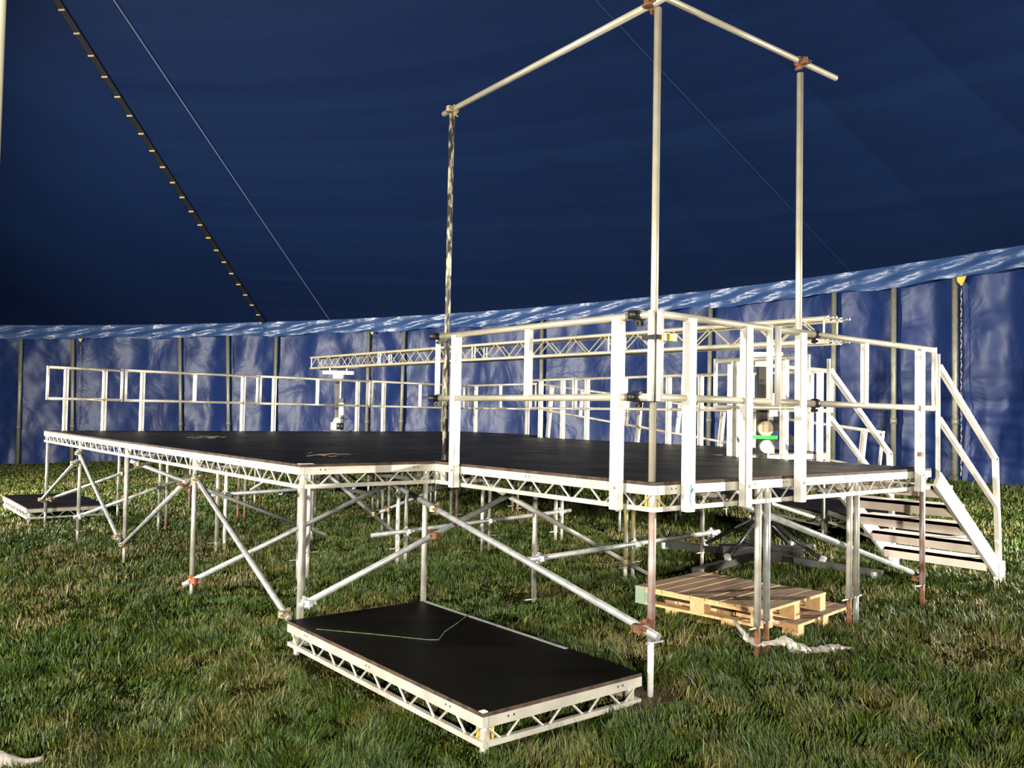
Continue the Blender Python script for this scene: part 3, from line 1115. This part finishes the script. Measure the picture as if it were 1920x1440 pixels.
def build_lift(x, y, ztop, label, rz, wide):
    g = gz(x, y)
    o = thing('lifting_tower', label, 'truss lift', (x, y, g), (0, 0, rz), 'truss lifting towers')
    H = ztop - g
    w = 0.095
    mb = MB().box((-w, -w, 0.18), (w, w, 1.15))
    add('lower_mast', mb.mesh('lower_mast', M['mast']), o)
    inner = MB().box((-0.05, -0.05, 1.0), (0.05, 0.05, H - 0.22))
    add('inner_mast', inner.mesh('inner_mast', M['mast']), o)
    strip = MB().box((0.051, -0.05, 1.0), (0.075, -0.02, H - 0.22))
    add('mast_strip', strip.mesh('mast_strip', M['winch_white']), o)
    ch = MB()
    for k in range(int((H - 1.5) / 0.05)):
        ch.box((-0.02, -0.062, 1.2 + k * 0.05), (0.0, -0.05, 1.225 + k * 0.05))
    add('chain', ch.mesh('chain', M['black_metal']), o)
    hd = MB().box((-wide, -0.055, H - 0.13), (wide, 0.055, H - 0.055))
    hd.box((-0.10, -0.07, H - 0.22), (0.10, 0.07, H - 0.13))
    add('head_bracket', hd.mesh('head_bracket', M['winch_white']), o)
    for s in (-1, 1):
        add('head_bolt', MB().tube((s * wide * 0.55, 0, H - 0.06), (s * wide * 0.55, 0, H - 0.0), 0.014, 8).mesh('head_bolt', M['coupler_zinc']), o)
    base = MB().box((-0.45, -0.09, 0.10), (0.45, 0.09, 0.20))
    base.box((-0.09, -0.45, 0.10), (0.09, 0.45, 0.20))
    add('base_frame', base.mesh('base_frame', M['outrigger']), o)
    for k in range(4):
        a = math.pi / 4 + k * math.pi / 2
        c, s = math.cos(a), math.sin(a)
        leg = add('outrigger', MB().bar((0.1 * c, 0.1 * s, 0.10), (1.35 * c, 1.35 * s, 0.07), 0.08, 0.07).mesh('outrigger', M['outrigger']), o)
        add('foot_pad', MB().tube((1.28 * c, 1.28 * s, 0.01), (1.28 * c, 1.28 * s, 0.09), 0.05, 10).mesh('foot_pad', M['coupler_zinc']), leg)
        st = add('strut', MB().tube((0.09 * c, 0.09 * s, 0.50), (0.72 * c, 0.72 * s, 0.13), 0.022, 8).mesh('strut', M['black_metal'], True), o)
        kn = MB().tube((0.70 * c, 0.70 * s, 0.10), (0.74 * c, 0.74 * s, 0.17), 0.035, 8)
        kn.tube((0.07 * c, 0.07 * s, 0.47), (0.13 * c, 0.13 * s, 0.52), 0.03, 8)
        add('strut_knob', kn.mesh('strut_knob', M['coupler_zinc']), st)
    # winch on the mast
    add('winch_body', MB().box((0.055, -0.10, 1.62), (0.15, 0.0, 1.92)).mesh('winch_body', M['winch_white']), o)
    add('winch_cap', MB().box((0.06, -0.10, 1.92), (0.16, 0.0, 2.02)).mesh('winch_cap', M['black_metal']), o)
    dr = MB().tube((0.02, -0.10, 1.52), (0.02, -0.02, 1.52), 0.085, 20)
    add('winch_drum', dr.mesh('winch_drum', M['winch_cream'], True), o)
    dr = MB().tube((0.03, -0.11, 1.32), (0.03, -0.02, 1.32), 0.075, 20)
    add('lower_pulley', dr.mesh('lower_pulley', M['winch_white'], True), o)
    ck = MB().box((0.10, -0.14, 1.50), (0.16, -0.05, 1.66))
    ck.tube((0.13, -0.14, 1.6), (0.13, -0.26, 1.6), 0.012, 8)
    add('crank', ck.mesh('crank', M['black_metal']), o)
    if wide < 0.3:
        add('lock_bar', MB().box((-0.17, -0.14, 1.405), (0.14, -0.08, 1.445)).mesh('lock_bar', M['green']), o)
        add('carriage', MB().box((0.05, -0.06, 1.24), (0.13, 0.04, 1.40)).mesh('carriage', M['winch_cream']), o)
        hh = MB().tube((0.14, -0.1, 1.42), (0.30, -0.1, 1.40), 0.018, 8)
        hh.tube((0.28, -0.16, 1.40), (0.28, -0.04, 1.40), 0.055, 14)
        add('handle', hh.mesh('handle', M['black_metal']), o)
    else:
        bx = MB().box((-0.10, -0.16, 1.34), (0.02, -0.06, 1.50))
        add('control_box', bx.mesh('control_box', M['tape']), o)
        add('motor', MB().tube((0.03, -0.12, 1.42), (0.16, -0.12, 1.42), 0.075, 14).mesh('motor', M['black_metal'], True), o)
        add('carriage', MB().box((-0.28, -0.14, 1.27), (0.30, 0.10, 1.33)).mesh('carriage', M['black_metal']), o)
    return o


def truss_at(y):
    t = (y - TA.y) / (TB.y - TA.y)
    return TA.lerp(TB, t)


q = truss_at(2.18)
build_lift(q.x, q.y, q.z - 0.145, 'dark lifting tower with a green bar beside the thrust', math.radians(-38), 0.22)
q = truss_at(13.15)
build_lift(q.x, q.y, q.z - 0.145, 'lifting tower behind the rear stage edge under the far truss end', math.radians(-40), 0.33)

# ------------------------------------------------------------------ pallets


def build_pallet(cx, cy, z, rz, label, green):
    o = thing('wooden_pallet', label, 'pallet', (cx, cy, z), (0, 0, rz), 'stacked wooden pallets')
    Lx, Ly = 1.0, 1.2
    r = random.Random(label)
    # base runners, blocks, stringers along y; deck boards along x
    for x in (-Lx / 2 + 0.05, 0, Lx / 2 - 0.05):
        add('runner_board', MB().box((x - 0.05, -Ly / 2, 0.0), (x + 0.05, Ly / 2, 0.02)).mesh('runner_board', M['wood_new']), o)
        add('stringer_board', MB().box((x - 0.05, -Ly / 2, 0.10), (x + 0.05, Ly / 2, 0.122)).mesh('stringer_board', M['wood_new']), o)
        for y in (-Ly / 2 + 0.065, 0, Ly / 2 - 0.065):
            m = M['wood_green'] if (green and y > 0.3 and x < 0) or (green and y < -0.3 and x > 0.3 and False) else M['wood_new']
            add('block', MB().box((x - 0.05, y - 0.065, 0.02), (x + 0.05, y + 0.065, 0.10)).mesh('block', m), o)
            if m is M['wood_green']:
                add('painted_end', MB().box((x - 0.053, y - 0.03, 0.0), (x + 0.04, y + 0.068, 0.140)).mesh('painted_end', m), o)
    n = 9
    for k in range(n):
        y = -Ly / 2 + 0.06 + (Ly - 0.12) * k / (n - 1)
        e = r.uniform(-0.006, 0.006)
        w = 0.0645 + r.uniform(-0.003, 0.001)
        add('deck_board', MB().box((-Lx / 2 + e, y - w, 0.122), (Lx / 2 + e, y + w, 0.142 + r.uniform(-0.002, 0.003)), mi=1, top=0).mesh('deck_board', [M['wood'], M['wood_new']]), o)


PA = math.radians(6.5)
zg = gz(2.05, 0.85) - 0.025
build_pallet(2.27, 0.83, zg, PA + 0.02, 'lower wooden pallet on the grass under the thrust', False)
build_pallet(1.94, 0.87, zg + 0.146, PA, 'upper wooden pallet with a green painted corner block', True)

# plastic film caught round the twin legs


def build_film():
    pts = [(1.10, 0.20, 0.28), (1.12, 0.12, 0.17), (1.17, 0.04, 0.12), (1.26, -0.02, 0.13), (1.34, -0.05, 0.14), (1.42, -0.09, 0.08),
           (1.52, -0.14, 0.05), (1.63, -0.20, 0.055), (1.74, -0.24, 0.05), (1.83, -0.30, 0.04)]
    w = [0.022, 0.03, 0.025, 0.02, 0.045, 0.055, 0.03, 0.038, 0.03, 0.01]
    base = Vector((pts[0][0], pts[0][1], gz(pts[0][0], pts[0][1])))
    r = random.Random(5)
    rings = []
    seg = 8
    P = [Vector(q) for q in pts]
    fine, fw_ = [], []
    for k in range(len(P) - 1):
        for s in range(4):
            fine.append(P[k].lerp(P[k + 1], s / 4))
            fw_.append(w[k] + (w[k + 1] - w[k]) * s / 4)
    fine.append(P[-1])
    fw_.append(w[-1])
    for k, q in enumerate(fine):
        q = q + Vector((0, 0, gz(q.x, q.y))) - base
        d = (fine[min(k + 1, len(fine) - 1)] - fine[max(0, k - 1)]).normalized()
        a = d.orthogonal().normalized()
        b = d.cross(a)
        rings.append([q + (a * math.cos(2 * math.pi * i / seg) + b * math.sin(2 * math.pi * i / seg) * 0.6) * fw_[k] * r.uniform(0.45, 1.15)
                      for i in range(seg)])
    mb = MB().quadstrip(rings)
    tag(add('plastic_film', mb.mesh('plastic_film', M['film']), None, base), 'crumpled strip of plastic film trailing on the grass by the twin legs', 'plastic film')


build_film()

# ------------------------------------------------------------------ small things
# green string lying in a corner shape on the foreground deck
zd = 0.135 + 0.004
spts = [(-1.22, 2.10), (-0.95, 1.74), (-0.72, 1.40), (-0.66, 1.36), (-0.50, 1.52), (-0.30, 1.66), (-0.02, 1.87)]
base = Vector((-0.66, 1.36, zd))
tag(add('string', MB().path([Vector((x, y, zd)) - base for x, y in spts], 0.003, 5).mesh('string', M['string']), None, base),
    'green string lying bent across the foreground deck', 'string')
# pale aluminium strip along the right edge of the foreground deck
add('edge_strip', MB().box((WD / 2 - 0.03, -0.55, 0), (WD / 2, LD / 2, 0.003)).mesh('edge_strip', M['galv']), gd, (0, 0, 0.1355 - gz(-0.665, 1.245)))
# white tape on two deck corners
tag(add('tape_patch', MB().box((-0.012, -0.012, -0.045), (0.022, 0.022, 0.002)).mesh('tape_patch', M['tape']), None, (-1.262, 0.040, 0.138)),
    'white tape on the near corner of the foreground deck', 'tape')
tag(add('tape_patch', MB().box((-0.01, -0.03, 0), (0.10, 0.03, 0.003)).mesh('tape_patch', M['tape']), None, (-1.20, 2.48, DZ)),
    'white tape on the near left corner of the main stage', 'tape')
# straw on the deck
for k, (x, y, n, lab) in enumerate(((0.05, 8.1, 26, 'small heap of straw on the stage deck at far left'),
                                    (-0.55, 3.35, 14, 'thin wisp of straw near the left stage corner'))):
    mb = MB()
    r = random.Random(k)
    for i in range(n):
        a = r.uniform(0, 6.28)
        c = Vector((r.gauss(0, 0.11), r.gauss(0, 0.11), r.uniform(0.004, 0.03)))
        d = Vector((math.cos(a), math.sin(a), r.uniform(-0.05, 0.15))) * r.uniform(0.03, 0.08)
        c.z += abs(d.z)
        mb.tube(c - d, c + d, 0.0018, 4)
    tag(add('straw', mb.mesh('straw', M['straw']), None, (x, y, DZ)), lab, 'straw', kind='stuff')
# pale rag at the bottom left corner
mb = MB()
r = random.Random(3)
rings = []
for k in range(9):
    f = k / 8
    q = Vector((-0.10 + 0.26 * f, 0.14 - 0.22 * f, 0.045 + 0.015 * math.sin(f * 7)))
    rad = 0.034 * (0.5 + math.sin(math.pi * min(1, f + 0.15)) * 0.6)
    rings.append([q + Vector((0.6 * math.cos(a), 0.8 * math.cos(a), math.sin(a))) * rad * r.uniform(0.8, 1.15) for a in [2 * math.pi * i / 8 for i in range(8)]])
xb, yb = -3.24, 1.50
tag(add('rag', MB().quadstrip(rings).mesh('rag', M['film'], True), None, (xb, yb, gz(xb, yb))), 'pale crumpled rag on the grass at the bottom left corner', 'rag')

build_quarter_pole()
# brown sole boards under the thrust legs
for x, y, w, lab in ((0.06, 0.06, 0.17, 'brown sole board under the near corner leg of the thrust'),
                     (1.20, 0.06, 0.20, 'brown sole board under the twin legs beside the pallets')):
    tag(add('sole_board', MB().box((-w, -0.14, -0.012), (w, 0.14, 0.012)).mesh('sole_board', M['sole']), None, (x, y, gz(x, y)), (0, -0.036, 0.1)), lab, 'board')
# dark tape band on the last rail post by the stairs
tag(add('tape_band', MB().box((-0.036, -0.038, -0.02), (0.02, 0.0, 0.02)).mesh('tape_band', M['wood']), None, (3 * F - 0.305 - 0.005, -OUT, DZ + 0.13)),
    'dark tape band on the last front rail post by the stairs', 'tape')

# ------------------------------------------------------------------ grass


def vnoise(x, y, s, seed):
    xs, ys = x / s, y / s
    xi, yi = np.floor(xs).astype(int), np.floor(ys).astype(int)
    fx, fy = xs - xi, ys - yi
    fx, fy = fx * fx * (3 - 2 * fx), fy * fy * (3 - 2 * fy)

    def h(a, b):
        n = (a * 374761393 + b * 668265263 + seed * 974711) & 0x7fffffff
        n = ((n ^ (n >> 13)) * 1274126177) & 0x7fffffff
        return ((n ^ (n >> 16)) & 0xffff) / 65535.0
    return (h(xi, yi) * (1 - fx) + h(xi + 1, yi) * fx) * (1 - fy) + (h(xi, yi + 1) * (1 - fx) + h(xi + 1, yi + 1) * fx) * fy


def build_grass():
    N = 900000
    # distance distribution: dense near the camera, thinning with distance
    u = rng.random(N)
    d = 2.1 * (36.0 / 2.1) ** (u ** 1.0)
    half = math.radians(34.5)
    a = YAW + (rng.random(N) * 2 - 1) * half
    x = CAM.x + d * np.cos(a)
    y = CAM.y + d * np.sin(a)
    rr = np.hypot(x - C0.x, y - C0.y)
    gap = vnoise(x, y, 0.11, 77) * 0.55 + vnoise(x, y, 0.30, 78) * 0.45
    keep = (rr < RW + 0.05) & (rng.random(N) < np.clip((gap - 0.22) * 4.5, 0.30, 1.0))
    x, y, d = x[keep], y[keep], d[keep]
    n = len(x)
    # pull blades into tufts
    tuft = vnoise(x, y, 0.11, 77) * 0.55 + vnoise(x, y, 0.30, 78) * 0.45
    tuft = np.clip((tuft - 0.25) * 1.6, 0, 1)
    big = vnoise(x, y, 0.9, 5) * 0.6 + vnoise(x, y, 0.35, 9) * 0.4
    dry = vnoise(x, y, 0.22, 21) * 0.5 + vnoise(x, y, 0.8, 33) * 0.5
    hgt = (0.020 + 0.062 * tuft ** 1.4 + 0.022 * big) * (0.55 + 0.8 * rng.random(n))
    flat = (x > -1.42) & (x < 0.12) & (y > -0.12) & (y < 2.62)          # trodden under the loose deck
    hgt[flat] *= 0.5
    long_ = rng.random(n) < 0.05
    hgt[long_] *= 1.75
    wid = (0.0015 + 0.0014 * rng.random(n)) * np.maximum(1.0, d / 4.0) ** 0.9
    ang = rng.random(n) * 2 * np.pi
    # lean: tufts share a direction
    la = vnoise(x, y, 0.3, 41) * 4 * np.pi + rng.normal(0, 0.7, n)
    lean = hgt * (0.10 + 0.65 * rng.random(n) ** 1.3)
    z = 0.0021 + 0.035988 * x - 0.011404 * y - 0.055
    wx, wy = np.cos(ang) * wid, np.sin(ang) * wid
    lx, ly = np.cos(la) * lean, np.sin(la) * lean
    V = np.zeros((n, 5, 3), np.float32)
    V[:, 0] = np.c_[x - wx, y - wy, z]
    V[:, 1] = np.c_[x + wx, y + wy, z]
    mz = z + hgt * 0.6
    V[:, 2] = np.c_[x - wx * 0.8 + lx * 0.35, y - wy * 0.8 + ly * 0.35, mz]
    V[:, 3] = np.c_[x + wx * 0.8 + lx * 0.35, y + wy * 0.8 + ly * 0.35, mz]
    V[:, 4] = np.c_[x + lx, y + ly, z + hgt]
    base = np.arange(n, dtype=np.int32)[:, None] * 5
    loops = np.concatenate([base + np.array([0, 1, 3, 2], np.int32), base + np.array([2, 3, 4], np.int32)], 1).ravel()
    starts = (np.arange(n, dtype=np.int32)[:, None] * 7 + np.array([0, 4], np.int32)).ravel()
    totals = np.tile(np.array([4, 3], np.int32), n)
    me = bpy.data.meshes.new('grass')
    me.vertices.add(n * 5)
    me.vertices.foreach_set('co', V.ravel())
    me.loops.add(len(loops))
    me.loops.foreach_set('vertex_index', loops)
    me.polygons.add(n * 2)
    me.polygons.foreach_set('loop_start', starts)
    me.polygons.foreach_set('loop_total', totals)
    me.update(calc_edges=True)
    # blade colours: fresh green to olive to straw, varying with patches
    t = np.clip((dry - 0.42) * 2.2 + rng.normal(0.05, 0.26, n), 0, 1)[:, None]
    green = np.array([0.055, 0.104, 0.008])
    olive = np.array([0.128, 0.138, 0.018])
    straw = np.array([0.26, 0.205, 0.085])
    c = np.where(t < 0.6, green + (olive - green) * (t / 0.6), olive + (straw - olive) * ((t - 0.6) / 0.4))
    c = c * (0.26 + 0.98 * rng.random((n, 1)) ** 1.9)
    col = np.ones((n, 5, 4), np.float32)
    col[:, :, :3] = c[:, None, :]
    ca = me.color_attributes.new('blade', 'FLOAT_COLOR', 'POINT')
    ca.data.foreach_set('color', col.ravel())
    me.materials.append(M['grass'])
    tag(add('grass', me), 'tufted green and straw coloured grass covering the field', 'grass', kind='stuff')


build_grass()
